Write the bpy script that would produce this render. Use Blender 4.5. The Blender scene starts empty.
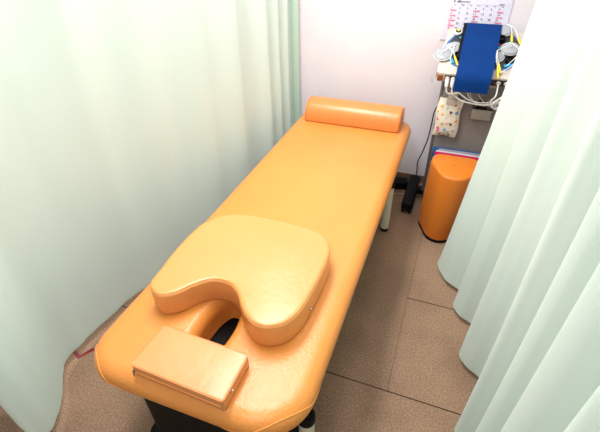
import bpy, bmesh, math, random
from mathutils import Vector, Matrix, noise
random.seed(3)
S = bpy.context.scene
COL = S.collection

# ------------------------------------------------------------------ camera
yaw, pitch, roll = 0.374196, 0.652723, -0.025705
fw = Vector((-math.sin(yaw)*math.cos(pitch), math.cos(yaw)*math.cos(pitch), -math.sin(pitch)))
rt = Vector((math.cos(yaw), math.sin(yaw), 0)); up = rt.cross(fw)
rt2 = math.cos(roll)*rt + math.sin(roll)*up; up2 = -math.sin(roll)*rt + math.cos(roll)*up
cam = bpy.data.objects.new('camera', bpy.data.cameras.new('camera')); COL.objects.link(cam)
M4 = Matrix((rt2, up2, -fw)).transposed().to_4x4(); M4.translation = (0.83795, -0.41505, 1.52103)
cam.matrix_world = M4
cam.data.sensor_fit = 'HORIZONTAL'; cam.data.sensor_width = 36; cam.data.lens = 415.77*36/600
cam.data.clip_start = 0.02
S.camera = cam

# ------------------------------------------------------------------ light
w = bpy.data.worlds.new('world'); S.world = w; w.use_nodes = True
w.node_tree.nodes['Background'].inputs[0].default_value = (0.98, 0.985, 0.96, 1)
w.node_tree.nodes['Background'].inputs[1].default_value = 0.38
def area(name, loc, sx, sy, power, col=(1, .985, .97), rot=(0, 0, 0)):
    l = bpy.data.lights.new(name, 'AREA'); l.shape = 'RECTANGLE'; l.size = sx; l.size_y = sy
    l.energy = power; l.color = col
    o = bpy.data.objects.new(name, l); COL.objects.link(o); o.location = loc; o.rotation_euler = rot
    return o
area('ceiling_or_fill_light', (0.02, 0.95, 2.38), 0.35, 1.2, 33)
area('ceiling_or_fill_light', (0.75, 1.0, 2.38), 0.5, 1.2, 9)
area('ceiling_or_fill_light', (0.45, -0.8, 2.38), 0.35, 1.2, 12)  # added fill behind the camera, brightens the near curtains
area('ceiling_or_fill_light', (-1.3, 0.5, 2.38), 0.35, 1.2, 20)
S.view_settings.view_transform = 'Standard'; S.view_settings.look = 'None'
S.view_settings.exposure = 0.51; S.view_settings.gamma = 1; S.view_settings.use_curve_mapping = False

# ------------------------------------------------------------------ materials
def mat(name, col, rough=.5, spec=.5, metal=0, bump=0, bscale=60, col2=None, cscale=8, coat=0, trans=0):
    m = bpy.data.materials.new(name); m.use_nodes = True; N = m.node_tree.nodes; L = m.node_tree.links
    b = N['Principled BSDF']
    b.inputs['Base Color'].default_value = (*col, 1); b.inputs['Roughness'].default_value = rough
    b.inputs['Specular IOR Level'].default_value = spec; b.inputs['Metallic'].default_value = metal
    b.inputs['Coat Weight'].default_value = coat
    if trans: b.inputs['Transmission Weight'].default_value = trans
    tc = N.new('ShaderNodeTexCoord')
    nz = N.new('ShaderNodeTexNoise'); nz.inputs['Scale'].default_value = cscale; nz.inputs['Detail'].default_value = 4
    L.new(tc.outputs['Object'], nz.inputs['Vector'])
    mx = N.new('ShaderNodeMix'); mx.data_type = 'RGBA'
    c2 = col2 or tuple(c*.94 for c in col)
    mx.inputs[6].default_value = (*col, 1); mx.inputs[7].default_value = (*c2, 1)
    mr = N.new('ShaderNodeMapRange'); mr.inputs[1].default_value = .35; mr.inputs[2].default_value = .65
    L.new(nz.outputs['Fac'], mr.inputs[0]); L.new(mr.outputs[0], mx.inputs[0]); L.new(mx.outputs[2], b.inputs['Base Color'])
    if bump:
        n2 = N.new('ShaderNodeTexNoise'); n2.inputs['Scale'].default_value = bscale; n2.inputs['Detail'].default_value = 5
        bp = N.new('ShaderNodeBump'); bp.inputs['Strength'].default_value = bump; bp.inputs['Distance'].default_value = .004
        L.new(tc.outputs['Object'], n2.inputs['Vector']); L.new(n2.outputs['Fac'], bp.inputs['Height']); L.new(bp.outputs[0], b.inputs['Normal'])
    return m
VIN = mat('vinyl_table', (.67, .250, .050), .34, .5, bump=.3, bscale=130, col2=(.63, .228, .043), cscale=3)
VINPAD = mat('vinyl_pad', (.68, .280, .088), .33, .5, bump=.2, bscale=40, col2=(.66, .27, .078), cscale=5)
VINPIL = mat('vinyl_pillow', (.67, .27, .095), .36, .5, bump=.35, bscale=28, cscale=6)
VINBOL = mat('vinyl_bolster', (.70, .225, .055), .32, .5, bump=.15, bscale=30, cscale=5)
VINST = mat('vinyl_stool', (.66, .19, .022), .38, .4, bump=.15, bscale=50, col2=(.66, .17, .014), cscale=5)
PIPE = mat('piping', (.80, .30, .06), .4)
BLACK = mat('black_plastic', (.003, .003, .003), .55, .15)
RUBBER = mat('black_rubber', (.01, .01, .01), .6, .3)
CREAM = mat('cream_metal', (.62, .58, .46), .35)
GREY = mat('grey_panel', (.27, .235, .225), .5, .3, col2=(.25, .22, .205))
DGREY = mat('dark_grey', (.12, .12, .125), .5)
BEIGE = mat('beige_plastic', (.55, .47, .41), .4)
COPPER = mat('copper_plastic', (.33, .11, .05), .4)
CHAR = mat('charcoal', (.018, .022, .024), .4)
BLUEL = mat('blue_border', (.01, .14, .42), .4)
BLUEB = mat('bright_blue', (.02, .36, .75), .4)
NAVY = mat('navy_pad', (.0, .030, .155), .75, .12, bump=.15, bscale=120, col2=(0, .026, .14))
WHITE = mat('white_plastic', (.80, .80, .80), .4)
YELLOW = mat('yellow_plastic', (.85, .62, .03), .4)
RED = mat('red_plastic', (.55, .02, .02), .4)
CUP = mat('clear_cup', (.50, .51, .54), .2, .6, trans=.3, bump=.3, bscale=60)
PAPER = mat('paper', (.70, .665, .78), .6, .2, col2=(.68, .65, .76))
INK = mat('ink', (.10, .10, .14), .7, .1)
PINK = mat('pink_ink', (.85, .08, .20), .7, .1)
LINE = mat('grey_line', (.55, .55, .62), .7, .1)
HOTP = mat('pink_file', (.75, .02, .16), .3)
CLEAR = mat('clear_file', (.62, .58, .68), .25, trans=.3)
TAPE = mat('red_tape', (.17, .002, .005), .5)
PACK = mat('packet_film', (.80, .74, .62), .35, bump=.8, bscale=25)
STEEL = mat('steel', (.6, .6, .6), .3, metal=1)
BASEB = mat('baseboard_vinyl', (.20, .115, .065), .5, .3)
WALL = mat('wall_paper', (.75, .69, .725), .8, .2, bump=.25, bscale=250, col2=(.735, .675, .71))
LITWALL = mat('lit_wall_paint', (.78, .715, .75), .8, .2)  # wall colour made lighter: brighter light on the side wall painted in

def cloth_mat(name, c1, c2, tr):
    m = bpy.data.materials.new(name); m.use_nodes = True; N = m.node_tree.nodes; L = m.node_tree.links
    N.remove(N['Principled BSDF']); out = N['Material Output']
    d = N.new('ShaderNodeBsdfDiffuse'); t = N.new('ShaderNodeBsdfTranslucent'); mx = N.new('ShaderNodeMixShader')
    tc = N.new('ShaderNodeTexCoord'); nz = N.new('ShaderNodeTexNoise'); nz.inputs['Scale'].default_value = 6
    mp = N.new('ShaderNodeMapping'); mp.inputs['Scale'].default_value = (1, 1, .25)
    L.new(tc.outputs['Object'], mp.inputs['Vector']); L.new(mp.outputs[0], nz.inputs['Vector'])
    cm = N.new('ShaderNodeMix'); cm.data_type = 'RGBA'; cm.inputs[6].default_value = (*c1, 1); cm.inputs[7].default_value = (*c2, 1)
    L.new(nz.outputs['Fac'], cm.inputs[0])
    for s in (d, t): L.new(cm.outputs[2], s.inputs['Color'])
    wv = N.new('ShaderNodeTexNoise'); wv.inputs['Scale'].default_value = 400
    L.new(tc.outputs['Object'], wv.inputs['Vector'])
    bp = N.new('ShaderNodeBump'); bp.inputs['Strength'].default_value = .15; bp.inputs['Distance'].default_value = .002
    L.new(wv.outputs['Fac'], bp.inputs['Height']); L.new(bp.outputs[0], d.inputs['Normal'])
    mx.inputs[0].default_value = tr
    L.new(d.outputs[0], mx.inputs[1]); L.new(t.outputs[0], mx.inputs[2]); L.new(mx.outputs[0], out.inputs['Surface'])
    return m
CLOTH = cloth_mat('mint_cloth', (.745, .85, .785), (.72, .835, .76), .28)
HEM = cloth_mat('mint_hem', (.52, .68, .57), (.50, .66, .55), .15)

def carpet():
    m = bpy.data.materials.new('carpet_tiles'); m.use_nodes = True; N = m.node_tree.nodes; L = m.node_tree.links
    b = N['Principled BSDF']; b.inputs['Roughness'].default_value = .95; b.inputs['Specular IOR Level'].default_value = .1
    tc = N.new('ShaderNodeTexCoord'); sp = N.new('ShaderNodeSeparateXYZ'); L.new(tc.outputs['Object'], sp.inputs[0])
    def M(op, a, b_=None, c=None):
        n = N.new('ShaderNodeMath'); n.operation = op
        for i, v in enumerate((a, b_, c)):
            if v is None: continue
            if isinstance(v, (int, float)): n.inputs[i].default_value = v
            else: L.new(v, n.inputs[i])
        return n.outputs[0]
    x, y = sp.outputs[0], sp.outputs[1]
    ux = M('DIVIDE', M('SUBTRACT', x, .82), .5)
    colid = M('FLOOR', ux)
    dx = M('MULTIPLY', M('ABSOLUTE', M('SUBTRACT', M('FRACT', M('ADD', ux, .5)), .5)), .5)
    # left column tiles are laid as one metre lengths, right hand ones half metre
    left = M('LESS_THAN', x, .82)
    uy1 = M('SUBTRACT', y, .503)
    dy1 = M('ABSOLUTE', uy1)
    uy2 = M('DIVIDE', uy1, .5)
    dy2 = M('MULTIPLY', M('ABSOLUTE', M('SUBTRACT', M('FRACT', M('ADD', uy2, .5)), .5)), .5)
    dy = M('ADD', M('MULTIPLY', dy1, left), M('MULTIPLY', dy2, M('SUBTRACT', 1, left)))
    seamy = M('LESS_THAN', dy, .0022); seamx = M('MULTIPLY', M('MULTIPLY', M('LESS_THAN', dx, .0018), .35), M('GREATER_THAN', y, .503))
    seam = M('MAXIMUM', seamy, seamx)
    n1 = N.new('ShaderNodeTexNoise'); n1.inputs['Scale'].default_value = 150; n1.inputs['Detail'].default_value = 6; n1.inputs['Roughness'].default_value = .8
    n2 = N.new('ShaderNodeTexNoise'); n2.inputs['Scale'].default_value = 3.5; n2.inputs['Detail'].default_value = 3
    for n in (n1, n2): L.new(tc.outputs['Object'], n.inputs['Vector'])
    r = N.new('ShaderNodeValToRGB'); L.new(n1.outputs['Fac'], r.inputs[0])
    r.color_ramp.elements[0].position = .33; r.color_ramp.elements[0].color = (.135, .080, .048, 1)
    r.color_ramp.elements[1].position = .68; r.color_ramp.elements[1].color = (.44, .285, .19, 1)
    mx = N.new('ShaderNodeMix'); mx.data_type = 'RGBA'; mx.blend_type = 'MULTIPLY'; mx.inputs[0].default_value = .5
    r2 = N.new('ShaderNodeValToRGB'); L.new(n2.outputs['Fac'], r2.inputs[0])
    r2.color_ramp.elements[0].position = .35; r2.color_ramp.elements[0].color = (.55, .55, .55, 1); r2.color_ramp.elements[1].position = .6
    L.new(r.outputs[0], mx.inputs[6]); L.new(r2.outputs[0], mx.inputs[7])
    m2 = N.new('ShaderNodeMix'); m2.data_type = 'RGBA'; m2.inputs[7].default_value = (.018, .012, .009, 1)
    L.new(seam, m2.inputs[0]); L.new(mx.outputs[2], m2.inputs[6]); L.new(m2.outputs[2], b.inputs['Base Color'])
    bp = N.new('ShaderNodeBump'); bp.inputs['Strength'].default_value = .6; bp.inputs['Distance'].default_value = .003
    L.new(n1.outputs['Fac'], bp.inputs['Height']); L.new(bp.outputs[0], b.inputs['Normal'])
    return m
CARPET = carpet()

# ------------------------------------------------------------------ mesh helpers
def link(name, bm, m, parent=None, smooth=True, origin=None):
    bmesh.ops.recalc_face_normals(bm, faces=bm.faces)
    me = bpy.data.meshes.new(name)
    wo = Vector(origin) if origin is not None else (Vector(parent.location) if parent is not None and parent.type == 'EMPTY' else Vector((0, 0, 0)))
    if parent is not None and parent.type != 'EMPTY':
        wo = parent.matrix_world.translation.copy() if origin is None else wo
    bmesh.ops.translate(bm, verts=bm.verts, vec=-wo)
    bm.to_mesh(me); bm.free()
    for p in me.polygons: p.use_smooth = smooth
    if smooth:
        me.set_sharp_from_angle(angle=math.radians(40))
    me.materials.append(m)
    o = bpy.data.objects.new(name, me); COL.objects.link(o)
    if parent is not None:
        root = parent
        o.parent = parent
        o.location = wo - ROOT(parent)
    else: o.location = wo
    POS[o.name] = wo
    return o
POS = {}
def ROOT(p): return POS[p.name]
def thing(name, loc, label, cat, group=None):
    o = bpy.data.objects.new(name, None); COL.objects.link(o); o.location = loc; o.empty_display_size = .1
    POS[o.name] = Vector(loc); tag(o, label, cat, group); return o
def tag(o, label, cat, group=None):
    o['label'] = label; o['category'] = cat
    if group: o['group'] = group
    return o
def part(name, bm, m, parent, smooth=True, label=None):
    o = link(name, bm, m, parent, smooth, origin=ROOT(parent))
    if label: o['label'] = label
    return o
def struct(name, bm, m):
    o = link(name, bm, m, None, False); o['kind'] = 'structure'; return o
def box(bm, lo, hi, bev=0, seg=2, mtx=None):
    r = bmesh.ops.create_cube(bm, size=1)
    vs = r['verts']
    for v in vs:
        v.co = Vector([(lo[i]+hi[i])/2 + v.co[i]*(hi[i]-lo[i]) for i in range(3)])
    if bev:
        es = list({e for v in vs for e in v.link_edges})
        g = bmesh.ops.bevel(bm, geom=es, offset=bev, segments=seg, profile=.5, affect='EDGES')
        vs = list({v for f in g['faces'] for v in f.verts} | {v for v in vs if v.is_valid})
    if mtx is not None:
        bmesh.ops.transform(bm, matrix=mtx, verts=[v for v in vs if v.is_valid])
    return bm
def newbox(lo, hi, bev=0, seg=2, mtx=None): return box(bmesh.new(), lo, hi, bev, seg, mtx)
def cyl(bm, p0, p1, r0, r1=None, n=24, cap=True):
    p0, p1 = Vector(p0), Vector(p1); r1 = r0 if r1 is None else r1
    return lathe_axis(bm, p0, (p1-p0), [(0, 0)]*0 + [(r0, 0), (r1, (p1-p0).length)], n, cap)
def lathe_axis(bm, p0, axis, prof, n=24, cap=True):
    ax = Vector(axis).normalized(); q = ax.to_track_quat('Z', 'Y'); rings = []
    for r, h in prof:
        rings.append([bm.verts.new(Vector(p0) + q @ Vector((r*math.cos(2*math.pi*k/n), r*math.sin(2*math.pi*k/n), h))) for k in range(n)])
    for a, b in zip(rings, rings[1:]):
        for k in range(n): bm.faces.new((a[k], a[(k+1) % n], b[(k+1) % n], b[k]))
    if cap:
        bm.faces.new(rings[0][::-1]); bm.faces.new(rings[-1])
    return bm
def catmull(pts, n=8, closed=False):
    pts = [Vector(p) for p in pts]; out = []; m = len(pts)
    rng = range(m) if closed else range(m-1)
    for i in rng:
        if closed: a, b, c, d = pts[(i-1) % m], pts[i], pts[(i+1) % m], pts[(i+2) % m]
        else: a, b, c, d = pts[max(i-1, 0)], pts[i], pts[i+1], pts[min(i+2, m-1)]
        for k in range(n):
            t = k/n
            out.append(.5*((2*b) + (c-a)*t + (2*a-5*b+4*c-d)*t*t + (3*b-a-3*c+d)*t**3))
    if not closed: out.append(pts[-1].copy())
    return out
def tube(bm, pts, r, n=8, closed=False):
    pts = [Vector(p) for p in pts]; m = len(pts); rings = []; prev = None
    for i, p in enumerate(pts):
        if closed: t = pts[(i+1) % m]-pts[(i-1) % m]
        else: t = pts[min(i+1, m-1)]-pts[max(i-1, 0)]
        t.normalize()
        if prev is None: u = t.orthogonal().normalized()
        else: u = (prev - t*prev.dot(t)).normalized()
        prev = u; v = t.cross(u)
        rings.append([bm.verts.new(p + r*(math.cos(2*math.pi*k/n)*u + math.sin(2*math.pi*k/n)*v)) for k in range(n)])
    for i in range(m if closed else m-1):
        a, b = rings[i], rings[(i+1) % m]
        for k in range(n): bm.faces.new((a[k], a[(k+1) % n], b[(k+1) % n], b[k]))
    if not closed: bm.faces.new(rings[0][::-1]); bm.faces.new(rings[-1])
    return bm
def rounded_poly(corners, n=8):
    """corners: (x, y, r) counter-clockwise; returns a dense outline with arcs"""
    out = []; m = len(corners)
    for i in range(m):
        p = Vector(corners[i][:2]); r = corners[i][2]
        a = (Vector(corners[i-1][:2])-p).normalized(); b = (Vector(corners[(i+1) % m][:2])-p).normalized()
        ang = a.angle(b); d = r/math.tan(ang/2); c = p + (a+b).normalized()*(r/math.sin(ang/2))
        s = p+a*d-c; e = p+b*d-c
        tot = math.atan2(s.x*e.y-s.y*e.x, s.dot(e))
        for k in range(n+1):
            t = tot*k/n; out.append(c+Vector((s.x*math.cos(t)-s.y*math.sin(t), s.x*math.sin(t)+s.y*math.cos(t))))
    # densify straights
    res = []
    for i, p in enumerate(out):
        q = out[(i+1) % len(out)]; L = (q-p).length; k = max(1, int(L/.05))
        for j in range(k): res.append(p.lerp(q, j/k))
    return res
def inset(o, d):
    m = len(o); res = []
    for i in range(m):
        t = (o[(i+1) % m]-o[i-1]).normalized(); nrm = Vector((-t.y, t.x)); res.append(o[i]+nrm*d)
    return res
def prof(z0, z1, rh, rvt, rvb, n=7, e=2.0):
    P = []
    for k in range(n+1):
        a = math.pi/2*k/n; P.append((rh*(1-math.sin(a)**(2/e)), z0+rvb*(1-math.cos(a)**(2/e))))
    for k in range(n+1):
        a = math.pi/2*k/n; P.append((rh*(1-math.cos(a)**(2/e)), z1-rvt*(1-math.sin(a)**(2/e))))
    return P
def cushion(outline, P, hole=None, HP=None, dome=0, taper=0):
    bm = bmesh.new(); grid = []
    def loops(o, Pr):
        g = []
        for d, z in Pr: g.append([bm.verts.new((p.x, p.y, z)) for p in inset(o, d)])
        for a, b in zip(g, g[1:]):
            for k in range(len(a)): bm.faces.new((a[k], a[(k+1) % len(a)], b[(k+1) % len(a)], b[k]))
        return g
    g = loops(outline, P)
    if hole:
        h = loops(hole, HP)
        for A, B in ((g[0], h[0]), (g[-1], h[-1])):
            es = [bm.edges.get((q[k], q[(k+1) % len(q)])) for q in (A, B) for k in range(len(q))]
            bmesh.ops.triangle_fill(bm, use_beauty=True, use_dissolve=False, edges=es)
    else:
        for A in (g[0], g[-1]):
            bmesh.ops.triangle_fill(bm, use_beauty=True, use_dissolve=False, edges=[bm.edges.get((A[k], A[(k+1) % len(A)])) for k in range(len(A))])
    return bm, [[v.co.copy() for v in L] for L in g]

# ------------------------------------------------------------------ structure
WY = 2.04
bm = bmesh.new(); box(bm, (-2.2, -1.6, -.05), (3.2, WY+.1, 0)); struct('floor', bm, CARPET)
struct('wall_back', newbox((-2.2, WY, 0), (3.2, WY+.1, 2.6)), WALL)
struct('lit_wall_strip', newbox((-.45, WY-.002, 0), (.012, WY, 2.6)), LITWALL).name = 'lit_wall_1'  # thin paler strip stands in for the brighter-lit left wall at the corner
bm = bmesh.new(); box(bm, (.014, WY-.006, 0), (3.2, WY, .055)); box(bm, (.012, WY-.016, 0), (3.2, WY-.006, .008), .002)
struct('baseboard_back', bm, BASEB)

# ------------------------------------------------------------------ massage table
T = thing('massage_table', (.325, .94, 0), 'long orange vinyl treatment table with face hole, standing on cream legs between the curtains', 'massage table')
outl = rounded_poly([(-.022, -.014, .12), (.652, -.010, .15), (.65, 1.88, .085), (0, 1.88, .085)], 12)
hole = [Vector((.303+.047*math.copysign(abs(math.cos(a))**.85, math.cos(a)), .237+.115*math.sin(a))) for a in [2*math.pi*k/40 for k in range(40)]]
zt = .505; zb = .425
TP = prof(zb, zt, .05, .045, .030, 8, 2.1)
HP = [(.006, .405), (.003, .42), (0, .44)] + [(-.034*(1-math.cos(math.pi/2*k/8)), .460+.045*math.sin(math.pi/2*k/8)) for k in range(9)]
bm, g = cushion(outl, TP, hole, HP)
top = part('mattress', bm, VIN, T)
def seam(g, fn, s0, s1, n, name, parent, m, r=.0016, lift=.0008):
    """piping on the cushion surface: fn(t) gives the profile row as a float"""
    pts = []; m_ = len(g[0])
    for k in range(n+1):
        t = k/n; s = (s0+(s1-s0)*t) % m_; row = fn(t)
        i, fi = int(s) % m_, s-int(s); j, fj = min(int(row), len(g)-2), row-min(int(row), len(g)-2)
        P = lambda a, b: g[a][b % m_]
        pts.append((P(j, i)*(1-fi)+P(j, i+1)*fi)*(1-fj)+(P(j+1, i)*(1-fi)+P(j+1, i+1)*fi)*fj + Vector((0, 0, lift)))
    return part(name, tube(bmesh.new(), catmull(pts, 2), r, 6), m, parent)
# find loop indices nearest the near corners
def near(pt):
    return min(range(len(outl)), key=lambda i: (outl[i]-Vector(pt)).length)
R_ = len(TP)-1
iL0, iL1 = near((-.02, .105)), near((.10, -.014))
iR0, iR1 = near((.46, 0)), near((.65, .175))
arc = lambda lo, hi: (lambda t: lo+(hi-lo)*math.sin(math.pi*t)**.8)
seam(g, arc(5, 13.2), iL0-.5, iL1+1.5, 30, 'piping', top, PIPE)
seam(g, arc(5, 13.0), iR0-.5, iR1+.5, 36, 'piping', top, PIPE)
# underframe and legs
bm = bmesh.new()
for x in (.10, .52): box(bm, (x, .12, .375), (x+.035, 1.76, .425), .003)
for y in (.14, .9, 1.7): box(bm, (.10, y, .38), (.555, y+.035, .42), .003)
part('underframe', bm, BLACK, T)
def leg(x, y, sgn):
    bm = cyl(bmesh.new(), (x, y, .018), (x, y, .30), .024, n=28)
    l = part('leg', bm, CREAM, T)
    bm = cyl(bmesh.new(), (x, y, 0), (x, y, .022), .022, .026, n=28); part('foot_cap', bm, RUBBER, l)
    bm = lathe_axis(bmesh.new(), (x, y, .295), (0, 0, 1), [(.026, 0), (.027, .008), (.027, .028), (.022, .036)], 28)
    box(bm, (min(x, x-sgn*.09), y-.018, .30), (max(x, x-sgn*.09), y+.018, .325), .002)
    box(bm, (x-sgn*.088, y-.018, .30), (x-sgn*.055, y+.018, .40), .002)
    part('leg_bracket', bm, BLACK, l)
for x, y, s in ((.618, .155, 1), (.612, 1.475, 1), (.035, .17, -1), (.035, 1.475, -1)): leg(x, y, s)
bm, _ = cushion(rounded_poly([(.10, .035, .05), (.53, .035, .05), (.53, .42, .05), (.10, .42, .05)], 6), prof(.03, .40, .012, .012, .012, 3))
ped = part('pedestal', bm, BLACK, T)
bm, _ = cushion(rounded_poly([(.06, .02, .05), (.56, .02, .05), (.56, .46, .05), (.06, .46, .05)], 6), prof(0, .045, .012, .02, .004, 3))
part('base_plate', bm, BLACK, ped)

# chest pad ------------------------------------------------------------
cx = .315
pl = [(.077, .252), (.102, .222), (.143, .213), (.182, .240), (.210, .280), (.245, .314), (.280, .326), (.318, .322), (.352, .298), (.384, .259), (.416, .230), (.449, .213), (.490, .216), (.530, .246), (.552, .300),
      (.560, .38), (.563, .47), (.560, .55), (.544, .600), (.508, .642), (.436, .662), (.34, .668), (.246, .665), (.165, .650), (.110, .612), (.076, .550), (.066, .47), (.066, .38), (.072, .31)]
po = [v.to_2d() for v in catmull([(a, b, 0) for a, b in pl], 5, True)]
C = thing('chest_pad', (cx, .44, zt), 'thick pale orange vinyl chest cushion with a notched front edge, lying over the table hole', 'cushion')
CP = prof(zt+.0005, .598, .016, .012, .018, 5, 2.0)
bm, g = cushion(po, CP)
cush = part('cushion', bm, VINPAD, C)
part('piping', tube(bmesh.new(), [p+Vector((0, 0, .0006)) for p in g[-3]], .0016, 6, True), PIPE, C)
part('piping', tube(bmesh.new(), [p for p in g[3]], .0016, 6, True), PIPE, C)
bm = cyl(bmesh.new(), (cx+.2455, .36, .54), (cx+.2495, .36, .54), .004, n=12); box(bm, (cx+.247, .357, .528), (cx+.2495, .363, .54), .001)
part('zip_pull', bm, STEEL, C)

# small pillow ---------------------------------------------------------
def rotz(c, a): return Matrix.Translation(Vector(c)) @ Matrix.Rotation(a, 4, 'Z') @ Matrix.Translation(-Vector(c))
pc = (.318, .083, 0)
Pm = rotz(pc, math.radians(-1.5))
Pt = thing('small_pillow', (.318, .083, zt), 'small rectangular pale orange vinyl pillow lying in front of the face hole', 'pillow')
o4 = rounded_poly([(.177, .010, .009), (.460, .010, .009), (.457, .152, .009), (.182, .152, .009)], 5)
bm, g = cushion(o4, prof(zt+.0005, .551, .005, .005, .005, 4, 2))
bmesh.ops.transform(bm, matrix=Pm, verts=bm.verts); part('cover', bm, VINPIL, Pt)
zp = [Pm @ (p+Vector((0, 0, .001))) for p in g[-4]]; part('piping', tube(bmesh.new(), zp, .0012, 6, True), VINBOL, Pt)
bm = bmesh.new(); box(bm, (.186, .0075, .522), (.450, .011, .526), .0008); bmesh.ops.transform(bm, matrix=Pm, verts=bm.verts)
part('zip', bm, PIPE, Pt)
bm = bmesh.new(); box(bm, (.181, .006, .518), (.187, .0125, .530), .001); box(bm, (.182, .004, .508), (.185, .007, .522), .001); bmesh.ops.transform(bm, matrix=Pm, verts=bm.verts)
part('zip_pull', bm, DGREY, Pt)
bm = bmesh.new(); box(bm, (.4585, .05, .527), (.4615, .057, .536), .001); bmesh.ops.transform(bm, matrix=Pm, verts=bm.verts)
part('zip_stop', bm, STEEL, Pt)

# bolster --------------------------------------------------------------
B = thing('bolster_pillow', (.33, 1.765, zt), 'long half-round orange vinyl bolster resting across the far end of the table', 'bolster')
x0, x1 = .060, .598; yc = 1.760; hw = .088; hh = .108
sec = []
for k in range(25):
    a = math.pi*k/24; sec.append((-hw*math.copysign(abs(math.cos(a))**.75, math.cos(a)), hh*math.sin(a)**.8))
sec = [(-hw+.006, 0)] + [(a, max(b, .006)) for a, b in sec] + [(hw-.006, 0)]
def ring(bm, x, sc):
    return [bm.verts.new((x, yc+a*sc, zt+.0005+max(0, (b-.03)*sc+.03 if b > .03 else b))) for a, b in sec]
bm = bmesh.new(); xs = [(0, .86), (.003, .93), (.008, .975), (.016, .995), (.024, 1)]
R = [ring(bm, x0+d, s) for d, s in xs] + [ring(bm, x0+(x1-x0)*k/8, 1) for k in range(1, 8)] + [ring(bm, x1-d, s) for d, s in xs[::-1]]
for a, b in zip(R, R[1:]):
    for k in range(len(a)): bm.faces.new((a[k], a[(k+1) % len(a)], b[(k+1) % len(a)], b[k]))
bm.faces.new(R[0]); bm.faces.new(R[-1][::-1])
part('cover', bm, VINBOL, B)
for rr, xx in ((R, x0+.006), (R, x1-.006)):
    part('piping', tube(bmesh.new(), [(xx, yc+a*.972, zt+.0012+((b-.03)*.972+.03 if b > .03 else b)) for a, b in sec], .0014, 6, True), VINBOL, B)
part('zip_pull', newbox((x1-.002, yc-.004, zt+.045), (x1+.003, yc+.002, zt+.056), .001), DGREY, B)

# ------------------------------------------------------------------ curtains
def curtain(name, bot, topp, zb, zt_, label, nz=30, ease=1.3, n=9):
    b = catmull([(x, y, 0) for x, y in bot], n); t = catmull([(x, y, 0) for x, y in topp], n)
    assert len(b) == len(t)
    bm = bmesh.new(); g = []
    for k in range(nz+1):
        f = k/nz; e = f**ease; z = zb+(zt_-zb)*f; row = []
        for i in range(len(b)):
            p = b[i].lerp(t[i], e)
            q = Vector((p.x*2.2, p.y*2.2, z*.8)); wob = noise.noise(q)*.010*(1-abs(2*f-1)*.3)
            q2 = Vector((p.x*9, p.y*9, z*.6+5)); wob += noise.noise(q2)*.009; wob += noise.noise(Vector((p.x*22, p.y*22, z*.5+9)))*.004
            row.append(bm.verts.new((p.x+wob, p.y+wob*.3, z)))
        g.append(row)
    for a, c in zip(g, g[1:]):
        for k in range(len(a)-1): bm.faces.new((a[k], a[k+1], c[k+1], c[k]))
    G = [[v.co.copy() for v in r] for r in g]
    o = thing(name, (b[len(b)//2].x, b[len(b)//2].y, 0), label, 'curtain')
    part('fabric', bm, CLOTH, o)
    return o, G
def strip(G, idx_a, idx_b, off, name, m, o):
    bm = bmesh.new(); rows = []
    for r in G:
        pa = r[idx_a]; pb = r[idx_b]; rows.append((bm.verts.new(pa+Vector(off)), bm.verts.new(pb+Vector(off))))
    for a, b in zip(rows, rows[1:]): bm.faces.new((a[0], a[1], b[1], b[0]))
    return part(name, bm, m, o)
def hem(G, o, off):
    bm = bmesh.new(); A = [bm.verts.new(p+Vector(off)) for p in G[0]]
    Bv = []
    for p, q in zip(G[0], G[1]): Bv.append(bm.verts.new(p.lerp(q, .22)+Vector(off)))
    for k in range(len(A)-1): bm.faces.new((A[k], A[k+1], Bv[k+1], Bv[k]))
    return part('hem', bm, CLOTH, o)
# left: from the back wall end towards the camera
Lb = [(-.080, 1.985), (-.148, 1.975), (-.165, 1.93), (-.105, 1.875), (-.16, 1.82), (-.115, 1.755), (-.16, 1.69), (-.115, 1.61), (-.165, 1.53), (-.175, 1.43), (-.16, 1.32),
      (-.205, 1.20), (-.205, 1.08), (-.28, .95), (-.305, .82), (-.35, .69), (-.388, .55), (-.420, .39), (-.432, .20), (-.40, .12), (-.335, .05), (-.265, -.06), (-.285, -.115), (-.37, -.10), (-.50, -.065), (-.62, -.10), (-.75, -.07)]
Lt = [(-.072, 1.985), (-.142, 1.975), (-.165, 1.93), (-.095, 1.875), (-.155, 1.82), (-.095, 1.755), (-.15, 1.69), (-.09, 1.61), (-.15, 1.53), (-.135, 1.43), (-.08, 1.32),
      (-.145, 1.20), (-.09, 1.08), (-.155, .95), (-.105, .82), (-.17, .69), (-.12, .55), (-.18, .42), (-.13, .30), (-.20, .19), (-.16, .08), (-.20, -.03), (-.25, -.10), (-.34, -.12), (-.46, -.09), (-.58, -.12), (-.70, -.09)]
LC, G = curtain('privacy_curtain', Lb, Lt, .045, 2.25, 'pale mint green curtain hanging in soft folds along the left side of the table')
strip(G, 0, 6, (.001, -.003, 0), 'side_hem', HEM, LC); hem(G, LC, (.0015, 0, 0))
Rb = [(1.16, 1.60), (1.05, 1.46), (.958, 1.34), (.927, 1.24), (.970, 1.155), (1.06, 1.09), (1.045, 1.06), (1.02, 1.01), (1.05, .95), (1.125, .905), (1.10, .85), (1.068, .755), (1.095, .70), (1.15, .64), (1.12, .55), (1.072, .43)]
Rt = [(1.12, 1.60), (1.16, 1.46), (1.10, 1.34), (1.125, 1.26), (1.165, 1.18), (1.15, 1.12), (1.115, 1.06), (1.12, 1.00), (1.165, .93), (1.16, .87), (1.12, .81), (1.12, .75), (1.165, .69), (1.16, .61), (1.12, .53), (1.10, .43)]
y = .43
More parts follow.
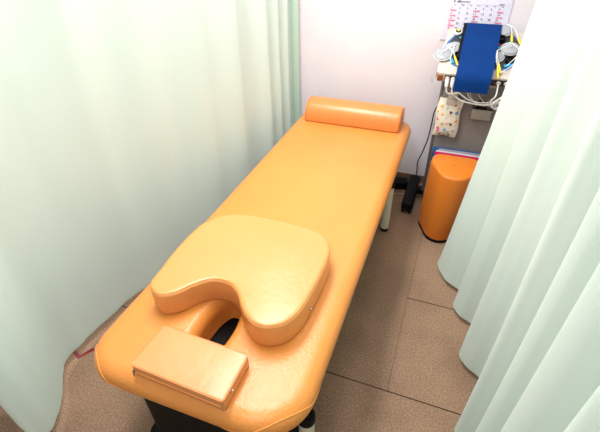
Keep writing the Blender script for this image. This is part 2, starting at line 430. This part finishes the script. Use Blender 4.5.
for k, (wl, am) in enumerate(((.15, .07), (.13, .05), (.16, .07), (.13, .05), (.15, .07), (.14, .06), (.16, .06))):
    for f, dx in ((.28, .25), (.5, 1), (.72, .75), (1, 0)):
        Rb.append((1.075+am*dx, y-wl*f)); Rt.append((1.105+am*.8*dx, y-wl*f))
    y -= wl
RC, G = curtain('privacy_curtain', Rb, Rt, .03, 2.25, 'pale mint green curtain in deep flared folds hanging to the right of the orange stool', ease=1.0)
hem(G, RC, (-.0015, 0, 0))

# ------------------------------------------------------------------ red tape on the floor
def ribbon(pts, wd, z0, th):
    bm = bmesh.new(); pts = [Vector(p) for p in pts]; rows = []
    for i, p in enumerate(pts):
        a = (p-pts[i-1]).normalized() if i else None; b = (pts[i+1]-p).normalized() if i < len(pts)-1 else None
        t = ((a or b)+(b or a)).normalized(); nn = Vector((-t.y, t.x)); k = wd/2/max(.4, abs(nn.dot(Vector((-(a or b).y, (a or b).x)))))
        rows.append([bm.verts.new((p.x+s*nn.x*k, p.y+s*nn.y*k, z)) for s, z in ((-1, z0), (1, z0), (1, z0+th), (-1, z0+th))])
    for a, b in zip(rows, rows[1:]):
        for k in range(4): bm.faces.new((a[k], a[(k+1) % 4], b[(k+1) % 4], b[k]))
    bm.faces.new(rows[0]); bm.faces.new(rows[-1][::-1]); return bm
tag(link('floor_tape', ribbon([(-.50, .238), (-.428, .214), (-.398, .268)], .016, 0, .001), TAPE, None, False, origin=(-.43, .22, 0)),
    'dark red tape corner mark on the carpet beside the left curtain', 'tape')

# ------------------------------------------------------------------ stool
St = thing('stool', (.90, 1.58, 0), 'orange vinyl stool with rounded three-cornered top, standing against the trolley', 'stool')
so = rounded_poly([(.908, 1.362, .085), (1.018, 1.535, .03), (1.035, 1.695, .045), (.80, 1.695, .045), (.790, 1.60, .05)], 8)
bm, g = cushion(so, prof(.015, .418, .014, .014, .01, 4, 2.0))
for v in bm.verts:   # narrower towards the floor
    k = .93+.07*min(1, v.co.z/.4); v.co.x = .895+(v.co.x-.895)*k-.016*(1-min(1, v.co.z/.4))
part('upholstery', bm, VINST, St)
bm, _ = cushion([Vector((.879+(p.x-.895)*.91, 1.56+(p.y-1.56)*.99)) for p in so], prof(0, .018, .002, .002, .002, 2)); part('base', bm, BLACK, St)
part('piping', tube(bmesh.new(), [Vector(((p.x-.9)*.999+.9, (p.y-1.58)*.999+1.58, p.z)) for p in g[-3]], .0014, 6, True), VINST, St)
part('button', lathe_axis(bmesh.new(), (.905, 1.585, .416), (0, 0, 1), [(.004, 0), (.004, .003), (.002, .004)], 12), DGREY, St)

# ------------------------------------------------------------------ trolley
Tr = thing('equipment_trolley', (.91, 1.86, 0), 'grey panelled equipment trolley on black feet against the back wall', 'trolley')
bm = newbox((.775, 1.84, .07), (1.13, 1.885, .83), .004); pan = part('panel', bm, GREY, Tr)
bm = newbox((.763, 1.835, .07), (.776, 1.89, .83), .003); part('side_post', bm, DGREY, Tr)
bm = newbox((1.129, 1.835, .07), (1.148, 1.89, .83), .003); part('side_post', bm, DGREY, Tr)
for x in (.704, 1.16):
    bm = bmesh.new(); box(bm, (x-.033, 1.652, .035), (x+.033, 1.99, .085), .012, 3); f = part('foot', bm, BLACK, Tr)
    for y in (1.685, 1.96):
        bm = bmesh.new()
        for dx in (-.02, .02): cyl(bm, (x+dx-.009, y, .021), (x+dx+.009, y, .021), .021, n=20)
        box(bm, (x-.018, y-.014, .02), (x+.018, y+.014, .045), .002)
        part('caster', bm, RUBBER, f)
part('cross_bar', newbox((.712, 1.84, .04), (1.16, 1.885, .075), .003), BLACK, Tr)
bm = bmesh.new(); box(bm, (.78, 1.725, .10), (1.12, 1.842, .112), .003); box(bm, (.78, 1.72, .10), (1.12, 1.727, .135), .002)
part('shelf', bm, DGREY, Tr)

# files standing on the shelf
for i, (y, m, h, lab, x0_, x1_) in enumerate([(1.744, CLEAR, .255, 'clear plastic file nearest the stool, standing on the trolley shelf', .795, 1.06),
        (1.757, HOTP, .278, 'bright pink plastic file among the files behind the stool', .797, 1.065),
        (1.771, WHITE, .280, 'white file just behind the pink file on the trolley shelf', .803, 1.07),
        (1.788, CLEAR, .284, 'taller clear file behind the white file on the trolley shelf', .815, 1.075),
        (1.803, BLUEL, .283, 'blue file at the back of the files on the trolley shelf', .785, 1.08)]):
    ro = thing('plastic_file', ((x0_+x1_)/2, y, .112), lab, 'file', 'plastic files standing behind the stool')
    bm = bmesh.new(); box(bm, (x0_, y-.004, .112), (x1_, y-.003, .112+h-.004)); box(bm, (x0_, y+.003, .112), (x1_, y+.004, .112+h))
    box(bm, (x0_, y-.004, .112), (x1_, y+.004, .114)); box(bm, (x0_, y-.004, .112), (x0_+.002, y+.004, .112+h-.006))
    part('cover', bm, m, ro, False)
    part('paper_sheet', newbox((x0_+.006, y-.0015, .114), (x1_-.01, y+.0015, .112+h-.012)), PAPER, ro, False)

# ------------------------------------------------------------------ therapy device on the trolley
D = thing('electrotherapy_console', (.91, 1.85, .83), 'beige electrotherapy console with black control panels and suction pads, on top of the trolley', 'console')
ang = math.atan2(.14, .30)
# local frame on the sloping top: u = world x, v = distance down-slope from the back edge, w = normal
O = Vector((0, 2.005, .972)); ev = Vector((0, -.30, -.14)).normalized(); ew = Vector((0, -.14, .30)).normalized()
def P(u, v, w=0): return O + Vector((u, 0, 0)) + ev*v + ew*w
DM = Matrix(((1, 0, 0), ev, ew)).transposed().to_4x4(); DM.translation = O
def on(bm, mt=None):
    bmesh.ops.transform(bm, matrix=DM, verts=bm.verts); return bm
def slab(poly, w0, w1, r=.008, edge=.003):
    o = rounded_poly([(a, b, r) for a, b in poly], 5)
    bm, _ = cushion(o, prof(w0, w1, edge, edge, edge, 3)); return on(bm)
vd = lambda y: (2.005-y)/ev.y*-1
# y -> v
yv = lambda y: (2.005-y)/(-ev.y)
bm, _ = cushion(rounded_poly([(.742, 0, .012), (1.135, 0, .012), (1.135, .325, .02), (.735, .325, .02), (.735, .2, .01)], 6), prof(-.052, 0, .004, .004, .004, 3))
body = part('casing', on(bm), BEIGE, D)
# sides and ports below the front
part('corner_cap', slab([(.733, .275), (.775, .275), (.775, .3275), (.733, .3275)], -.050, -.012, .016, .002), COPPER, D)
part('port_panel', slab([(.777, .30), (1.10, .30), (1.10, .3275), (.777, .3275)], -.046, -.010, .002, .001), CHAR, D)
for u in (.790, .816, 1.02, 1.055):
    bm = on(lathe_axis(bmesh.new(), (u, .325, -.026), (0, 1, 0), [(.011, 0), (.011, .008), (.008, .012)], 16)); part('port', bm, BEIGE, D)
part('support_bracket', newbox((.80, 1.845, .78), (1.10, 1.88, .90), .003), DGREY, D)
def panel(poly, edge_poly):
    part('panel_border', slab(edge_poly, -.002, .003, .012, .002), BLUEL, D)
    return part('control_panel', slab(poly, -.001, .006, .010, .002), CHAR, D)
panel([(.795, .035), (.90, .030), (.90, .262), (.812, .262), (.772, .205), (.752, .15), (.762, .11)],
      [(.790, .027), (.905, .022), (.905, .272), (.805, .272), (.764, .212), (.742, .15), (.752, .105)])
panel([(.94, .030), (1.05, .035), (1.082, .08), (1.088, .16), (1.070, .22), (1.04, .262), (.94, .262)],
      [(.935, .022), (1.056, .026), (1.092, .075), (1.098, .165), (1.078, .228), (1.045, .272), (.935, .272)])
def disc(name, u, v, r, w0, w1, m, par=D, n=28, label=None):
    bm = on(lathe_axis(bmesh.new(), (u, v, w0), (0, 0, 1), [(r, 0), (r, (w1-w0)*.75), (r*.85, w1-w0)], n)); return part(name, bm, m, par, label=label)
disc('dial', .792, .040, .020, .005, .016, WHITE); disc('dial_center', .792, .040, .013, .015, .020, CHAR); disc('dial_pointer', .793, .038, .007, .019, .023, YELLOW)
for u, v in ((.816, .212), (1.000, .075)):
    bm = on(lathe_axis(bmesh.new(), (u, v, .005), (0, 0, 1), [(.020, 0), (.018, .020), (.014, .022), (.013, .012), (.001, .011)], 24)); part('knob', bm, BLACK, D)
bm = on(lathe_axis(bmesh.new(), (1.048, .215, .005), (0, 0, 1), [(.020, 0), (.018, .020), (.014, .022), (.013, .012), (.001, .011)], 24)); part('knob', bm, BLACK, D)
def bar(u0, v0, u1, v1, wd, w0, w1):
    d = Vector((u1-u0, v1-v0)); nn = Vector((-d.y, d.x)).normalized()*wd/2
    bm = bmesh.new(); vs = [bm.verts.new((a, b, w)) for w in (w0, w1) for a, b in ((u0+nn.x, v0+nn.y), (u0-nn.x, v0-nn.y), (u1-nn.x, v1-nn.y), (u1+nn.x, v1+nn.y))]
    for f in ((0, 1, 2, 3), (7, 6, 5, 4), (0, 4, 5, 1), (1, 5, 6, 2), (2, 6, 7, 3), (3, 7, 4, 0)): bm.faces.new([vs[i] for i in f])
    return on(bm)
part('panel_stripe', bar(.822, .085, .806, .070, .012, .005, .0075), BLUEB, D)
part('panel_stripe', bar(1.050, .075, 1.005, .125, .010, .005, .0075), BLUEB, D)
part('panel_stripe', bar(1.005, .125, .965, .130, .012, .005, .0075), BLUEB, D)
part('panel_stripe', bar(.765, .190, .800, .258, .014, .005, .0075), BLUEB, D)
part('panel_stripe', bar(1.03, .250, 1.078, .225, .014, .005, .0075), BLUEB, D)
part('indicator', bar(.985, .108, 1.005, .111, .010, .005, .009), RED, D)
# suction cups: pairs lying on the panels
def cup(u, v, r, w0, tilt=(0, 0)):
    bm = lathe_axis(bmesh.new(), (0, 0, 0), (0, 0, 1), [(r, 0), (r*1.0, .004), (r*.95, .008), (r*.78, .012), (r*.5, .0145), (r*.2, .015), (r*.14, .018), (r*.08, .019)], 32)
    bmesh.ops.transform(bm, matrix=Matrix.Translation((u, v, w0)) @ Matrix.Rotation(tilt[0], 4, 'X') @ Matrix.Rotation(tilt[1], 4, 'Y'), verts=bm.verts)
    on(bm); return bm
for u, v, r, w0, tl in ((.744, .212, .042, .010, (0, .06)), (.792, .160, .042, .010, (0, -.06)), (1.005, .012, .040, .012, (0, 0)), (1.045, .142, .043, .014, (.1, 0)), (.985, .200, .038, .012, (0, .1)), (1.11, .150, .036, .012, (0, 0))):
    c = part('suction_cup', cup(u, v, r, w0, tl), CUP, D)
    part('cup_rim', on(tube(bmesh.new(), [(u+r*math.cos(a), v+r*math.sin(a), w0+.002) for a in [2*math.pi*k/28 for k in range(28)]], .0018, 6, True)), WHITE, c)
def plug(p, q):
    p, q = Vector(p), Vector(q); d = q-p
    bm = lathe_axis(bmesh.new(), P(*p), P(*q)-P(*p), [(.0035, 0), (.0055, d.length*.25), (.0055, d.length*.8), (.003, d.length)], 12); return bm
def lead(*pts, r=.0018):
    return tube(bmesh.new(), catmull([P(*p) for p in pts], 6), r, 6)
for a, b, ls in (((.800, .235, .03), (.825, .282, .014), [(.770, .19, .035), (.788, .21, .04), (.800, .235, .03)]),
                 ((1.040, .060, .03), (1.046, .100, .02), [(1.005, .012, .05), (1.030, .030, .05), (1.040, .060, .03)]),
                 ((1.068, .075, .03), (1.085, .110, .02), [(1.005, .012, .05), (1.045, .035, .05), (1.068, .075, .03)]),
                 ((1.000, .258, .03), (1.018, .305, .012), [(.985, .200, .05), (.99, .23, .045), (1.000, .258, .03)]),
                 ((1.000, .285, .028), (1.012, .335, .008), [(.985, .200, .05), (.985, .245, .05), (1.000, .285, .028)])):
    l = part('electrode_lead', lead(*ls), WHITE, D); part('lead_plug', plug(a, b), YELLOW, l, label='yellow lead plug')
for ls in ([(.744, .212, .03), (.77, .18, .035), (.792, .160, .03)], [(.792, .160, .03), (.79, .19, .04), (.783, .235, .02), (.79, .26, .008)],
           [(1.045, .142, .05), (1.02, .17, .055), (.985, .200, .05)], [(1.045, .142, .05), (1.08, .2, .05), (1.04, .26, .02)],
           [(1.11, .150, .045), (1.08, .18, .06), (1.07, .25, .03), (1.02, .30, .015)]):
    part('electrode_lead', lead(*ls), WHITE, D)
# white air hoses from the front ports
def W(pts, r, name='air_hose', n=10):
    return part(name, tube(bmesh.new(), catmull(pts, 8), r, n), WHITE, D)
for u, o_, dn in ((.790, 0, .012), (.816, .004, .022)):
    f = P(u, .337, -.026)
    bm = lathe_axis(bmesh.new(), f+Vector((0, -.004, .004)), (0.06, -.25, -1), [(.008, 0), (.010, .006), (.009, .03), (.006, .038)], 14); part('hose_plug', bm, WHITE, D)
    a = f+Vector((.003, -.012, -.028))
    W([a, a+Vector((.008, .0, -.032)), a+Vector((.038, .01, -.054+dn)), a+Vector((.085, .015, -.082+dn)), (.96, 1.70, .692+dn), (1.02, 1.72, .695+dn), (1.10, 1.75, .72)], .0036)
W([P(1.02, .337, -.026), (1.02, 1.675, .765), (1.005, 1.68, .735), (1.02, 1.69, .70), (1.06, 1.71, .70), (1.10, 1.74, .72)], .0034)
W([P(1.055, .337, -.026), (1.05, 1.67, .77), (1.025, 1.67, .74), (1.015, 1.68, .715), (1.04, 1.70, .69), (1.09, 1.73, .70)], .0034)
W([(.90, 1.835, .77), (.905, 1.79, .735), (.93, 1.74, .705), (.975, 1.73, .69), (1.05, 1.74, .70)], .0028)
W([(.885, 1.835, .77), (.89, 1.79, .74), (.915, 1.75, .71), (.96, 1.74, .69), (1.03, 1.74, .69)], .0028)
W([(.93, 1.835, .78), (.94, 1.79, .74), (.96, 1.75, .72), (.99, 1.74, .70), (1.04, 1.75, .695)], .0022)
part('wire_hook', tube(bmesh.new(), [(.742, 1.70, .825), (.738, 1.69, .80), (.728, 1.685, .795), (.720, 1.685, .80), (.720, 1.685, .815)], .0018, 6), STEEL, D)
part('switch_plate', newbox((.985, 1.828, .745), (1.025, 1.841, .79), .003), BEIGE, D)

# blue pad draped over the console
bm = bmesh.new()
path = [(2.004, .955), (2.006, .990), (1.995, 1.004)]
for k in range(1, 9): path.append((1.995-(1.995-1.69)*k/8, 1.004-(1.004-.870)*k/8+.010*math.sin(math.pi*k/8)))
path += [(1.668, .855), (1.656, .835), (1.652, .81), (1.652, .775)]
path = [(v.x, v.y) for v in catmull([(a, b, 0) for a, b in path], 3)]
th = .008; rows = []
for i, (y, z) in enumerate(path):
    a = Vector(path[max(i-1, 0)]); b = Vector(path[min(i+1, len(path)-1)]); t = (b-a).normalized(); nn = Vector((t.y, -t.x))
    f = i/(len(path)-1); xa = .828-.004*f; xb = .992-.012*f
    rows.append([bm.verts.new(q) for q in ((xa, y, z), (xb, y, z), (xb, y-nn.x*th, z-nn.y*th), (xa, y-nn.x*th, z-nn.y*th))])
for a, b in zip(rows, rows[1:]):
    for k in range(4): bm.faces.new((a[k], a[(k+1) % 4], b[(k+1) % 4], b[k]))
bm.faces.new(rows[0]); bm.faces.new(rows[-1][::-1])
Bp = thing('blue_pad', (.91, 1.83, .93), 'long dark blue fabric pad draped over the middle of the console', 'pad')
part('fabric', bm, NAVY, Bp)
# black edge binding on the left
bm = bmesh.new(); rows = []
for i, (y, z) in enumerate(path[:26]):
    a = Vector(path[max(i-1, 0)]); b = Vector(path[min(i+1, len(path)-1)]); t = (b-a).normalized(); nn = Vector((t.y, -t.x))
    xa = .812; xb = .8285
    rows.append([bm.verts.new(q) for q in ((xa, y-nn.x*.001, z-nn.y*.001), (xb, y-nn.x*.001, z-nn.y*.001), (xb, y-nn.x*.007, z-nn.y*.007), (xa, y-nn.x*.007, z-nn.y*.007))])
for a, b in zip(rows, rows[1:]):
    for k in range(4): bm.faces.new((a[k], a[(k+1) % 4], b[(k+1) % 4], b[k]))
bm.faces.new(rows[0]); bm.faces.new(rows[-1][::-1]); part('edge_binding', bm, BLACK, Bp)

# tissue packet clipped to the trolley
Pk = thing('tissue_packet', (.83, 1.80, .59), 'cream tissue packet with small coloured animal prints clipped to the trolley panel', 'tissue packet')
bm = bmesh.new(); nx, nz_ = 14, 18; F = []; Bk = []
def pk(u, v, s):
    x = .769+.122*u+.004*math.sin(v*7); z = .466+.214*v
    bul = (1-abs(2*u-1)**3)*(1-abs(2*v-1)**4)
    y = 1.812 - s*(.002+.022*bul) + noise.noise(Vector((u*5, v*6, s)))*.005*bul
    return Vector((x-.006*(1-v), y, z-.004*math.sin(u*9)))
for s, G_ in ((1, F), (-1, Bk)):
    for j in range(nz_+1): G_.append([bm.verts.new(pk(i/nx, j/nz_, s)) for i in range(nx+1)])
for G_ in (F, Bk):
    for j in range(nz_):
        for i in range(nx): bm.faces.new((G_[j][i], G_[j][i+1], G_[j+1][i+1], G_[j+1][i]))
ed = lambda G_: [G_[0][i] for i in range(nx)] + [G_[j][nx] for j in range(nz_)] + [G_[nz_][nx-i] for i in range(nx)] + [G_[nz_-j][0] for j in range(nz_)]
a, b = ed(F), ed(Bk)
for k in range(len(a)): bm.faces.new((a[k], a[(k+1) % len(a)], b[(k+1) % len(a)], b[k]))
part('wrapper', bm, PACK, Pk)
ORG = mat('print_orange', (.85, .36, .05), .5); BR = mat('print_brown', (.16, .05, .03), .5); LB = mat('print_blue', (.12, .35, .72), .5); PKP = mat('print_pink', (.85, .12, .25), .5); GRN = mat('print_green', (.25, .5, .3), .5)
for u, v, r, m in ((.2, .82, .008, ORG), (.72, .86, .006, BR), (.45, .75, .005, LB), (.3, .6, .007, ORG), (.62, .66, .008, BR), (.86, .68, .009, LB), (.1, .47, .006, PKP), (.88, .47, .008, ORG), (.3, .37, .006, ORG),
                   (.66, .36, .008, BR), (.16, .24, .009, PKP), (.18, .17, .008, PKP), (.45, .19, .008, LB), (.8, .2, .006, LB), (.62, .14, .006, GRN), (.45, .5, .004, GRN), (.9, .8, .005, ORG), (.08, .66, .005, ORG), (.3, .08, .006, BR), (.68, .06, .006, BR), (.52, .35, .004, PKP)):
    c = pk(u, v, 1); e1 = (pk(u+.03, v, 1)-c).normalized(); e2 = (pk(u, v+.03, 1)-c).normalized(); nn = e1.cross(e2).normalized()
    if nn.y > 0: nn = -nn
    bm = bmesh.new(); n = 10; rr = [r*(1+.3*math.sin(3*2*math.pi*k/n+u*20)) for k in range(n)]
    fr = [bm.verts.new(c+nn*.0012+rr[k]*(math.cos(2*math.pi*k/n)*e1+math.sin(2*math.pi*k/n)*e2)) for k in range(n)]
    bk = [bm.verts.new(c-nn*.003+rr[k]*(math.cos(2*math.pi*k/n)*e1+math.sin(2*math.pi*k/n)*e2)) for k in range(n)]
    bm.faces.new(fr); bm.faces.new(bk[::-1])
    for k in range(n): bm.faces.new((fr[k], fr[(k+1) % n], bk[(k+1) % n], bk[k]))
    part('printed_motif', bm, m, Pk)
bm = bmesh.new(); box(bm, (.808, 1.790, .655), (.855, 1.805, .715), .003); box(bm, (.806, 1.783, .652), (.857, 1.792, .682), .003); box(bm, (.815, 1.80, .700), (.848, 1.842, .712), .002)
tag(link('clip', bm, mat('clip_plastic', (.52, .45, .40), .4), None, True, origin=(.83, 1.80, .69)), 'greyish beige clip gripping the top of the tissue packet', 'clip')

# holder box with black object
H = thing('wall_pocket', (.98, 1.81, .60), 'open grey plastic pocket fixed on the trolley panel below the hoses', 'holder')
bm = bmesh.new(); xa, xb, ya, yb, za, zc = .934, 1.036, 1.775, 1.8395, .592, .648
box(bm, (xa, ya, za), (xb, ya+.004, zc), .001); box(bm, (xa, ya, za), (xb, yb, za+.004), .001); box(bm, (xa, ya, za), (xa+.004, yb, zc), .001); box(bm, (xb-.004, ya, za), (xb, yb, zc), .001)
box(bm, (xa, yb-.003, za), (xb, yb, .685), .001)
part('pocket', bm, mat('pocket_grey', (.33, .29, .265), .45), H)
bm, _ = cushion(rounded_poly([(.955, 1.784, .012), (1.005, 1.784, .012), (1.005, 1.826, .012), (.955, 1.826, .012)], 6), prof(.598, .684, .014, .016, .006, 5))
rm = thing('remote_control', (.98, 1.805, .598), 'small black rounded hand switch sitting in the grey pocket', 'hand switch')
part('casing', bm, BLACK, rm)
part('cord', tube(bmesh.new(), catmull([(1.0, 1.81, .662), (1.03, 1.80, .672), (1.06, 1.80, .655), (1.09, 1.81, .66)], 6), .003, 8), WHITE, rm, label='white cord')

# calendar ---------------------------------------------------------------
CY = WY-.0005
Ca = thing('wall_calendar', (.86, WY, 1.05), 'white December calendar page with pink handwritten notes, on the back wall', 'calendar')
bm = bmesh.new(); nx = 12; rows = []
X0, X1, Z0, Z1 = .705, 1.015, .905, 1.32
for z in [Z0+(Z1-Z0)*j/10 for j in range(11)]:
    rows.append([(bm.verts.new((X0+(X1-X0)*i/nx, WY-.005, z)), bm.verts.new((X0+(X1-X0)*i/nx, WY-.0005, z))) for i in range(nx+1)])
for a, b in zip(rows, rows[1:]):
    for i in range(nx):
        bm.faces.new((a[i][0], a[i+1][0], b[i+1][0], b[i][0])); bm.faces.new((a[i][1], b[i][1], b[i+1][1], a[i+1][1]))
    bm.faces.new((a[0][0], b[0][0], b[0][1], a[0][1])); bm.faces.new((a[nx][0], a[nx][1], b[nx][1], b[nx][0]))
for r in (rows[0], rows[-1]):
    for i in range(nx): bm.faces.new((r[i][0], r[i][1], r[i+1][1], r[i+1][0]))
page = part('page', bm, PAPER, Ca)
bm = newbox((X0+.002, WY-.0065, 1.085), (X0+.002+.0, WY-.006, 1.085)) if False else None
def text_mesh(items, y, name, m, parent):
    big = bmesh.new()
    for s, x, z, size, al in items:
        c = bpy.data.curves.new('t', 'FONT'); c.body = s; c.size = size; c.align_x = al; c.align_y = 'CENTER'; c.extrude = .0002; c.offset = size*.012
        o = bpy.data.objects.new('t', c); COL.objects.link(o)
        bpy.context.view_layer.update()
        me = bpy.data.meshes.new_from_object(o.evaluated_get(bpy.context.evaluated_depsgraph_get()))
        me.transform(Matrix.Translation((x, y, z)) @ Matrix.Rotation(math.pi/2, 4, 'X'))
        big.from_mesh(me); bpy.data.meshes.remove(me); bpy.data.objects.remove(o); bpy.data.curves.remove(c)
    return part(name, big, m, parent, False)
yt = WY-.0056
colx = lambda c: .7395+.0372*c
rowz = lambda r: 1.062-.0243*r
days_b, days_r = [], []
for d in range(1, 32):
    r, c = divmod(d-1, 7)
    (days_r if c == 0 else days_b).append((str(d), colx(c), rowz(r), .0135, 'CENTER'))
text_mesh(days_b + [('12', .735, 1.100, .042, 'LEFT'), ('December', .770, 1.0915, .012, 'LEFT'), ('2019', .957, 1.084, .0115, 'LEFT')] +
          [(s, colx(i+1)+.012, 1.0755, .008, 'CENTER') for i, s in enumerate(('Mon', 'Tue', 'Wed', 'Thu', 'Fri', 'Sat'))], yt, 'printed_dates', INK, page)
text_mesh(days_r + [('Sun', colx(0)+.012, 1.0755, .008, 'CENTER')], yt, 'printed_sundays', PINK, page)
bm = bmesh.new(); box(bm, (.722, yt-.0002, 1.0805), (1.005, yt+.0002, 1.0815)); part('header_line', bm, LINE, page, False)
# pink handwritten scribbles under certain dates
rnd = random.Random(5)
for c, rws in ((0, (0, 1, 2, 3)), (3, (0, 1, 2, 3)), (6, (0, 1, 2, 3))):
    for r in rws:
        x = colx(c)-.008; z = rowz(r)-.0115; n = 16
        pts = [(x+.030*k/n+rnd.uniform(-.0012, .0012), yt-.0003, z+.0042*math.sin(k*1.9+r)+rnd.uniform(-.0015, .0015)) for k in range(n+1)]
        part('handwritten_note', tube(bmesh.new(), pts, .0011, 5), PINK, page)

# ------------------------------------------------------------------ cables and adaptor on the floor
part('power_cord', tube(bmesh.new(), catmull([(.765, 1.905, .60), (.750, 1.92, .545), (.747, 1.93, .47), (.742, 1.94, .38), (.725, 1.95, .28), (.706, 1.955, .20), (.710, 1.96, .12), (.700, 2.005, .04), (.66, 2.01, .006), (.68, 1.998, .006)], 8), .0035, 8), BLACK, Tr, label='thin black power cord')
A = thing('power_adapter', (.615, 1.955, 0), 'black power adapter block on the carpet between the table and the trolley foot', 'adapter')
part('casing', newbox((.555, 1.91, 0), (.665, 1.985, .055), .008, mtx=rotz((.615, 1.95, 0), .25)), BLACK, A)
part('cord', tube(bmesh.new(), catmull([(.57, 1.94, .02), (.55, 1.90, .01), (.53, 1.93, .008), (.50, 1.90, .006), (.45, 1.93, .006)], 6), .004, 8), BLACK, A)
tag(link('cable', tube(bmesh.new(), catmull([(.56, 1.86, .005), (.60, 1.845, .005), (.64, 1.86, .005), (.67, 1.875, .005), (.66, 1.895, .005)], 8), .002, 8), BEIGE, None, origin=(.62, 1.86, 0)),
    'thin beige cable lying on the carpet beside the black trolley foot', 'cable')
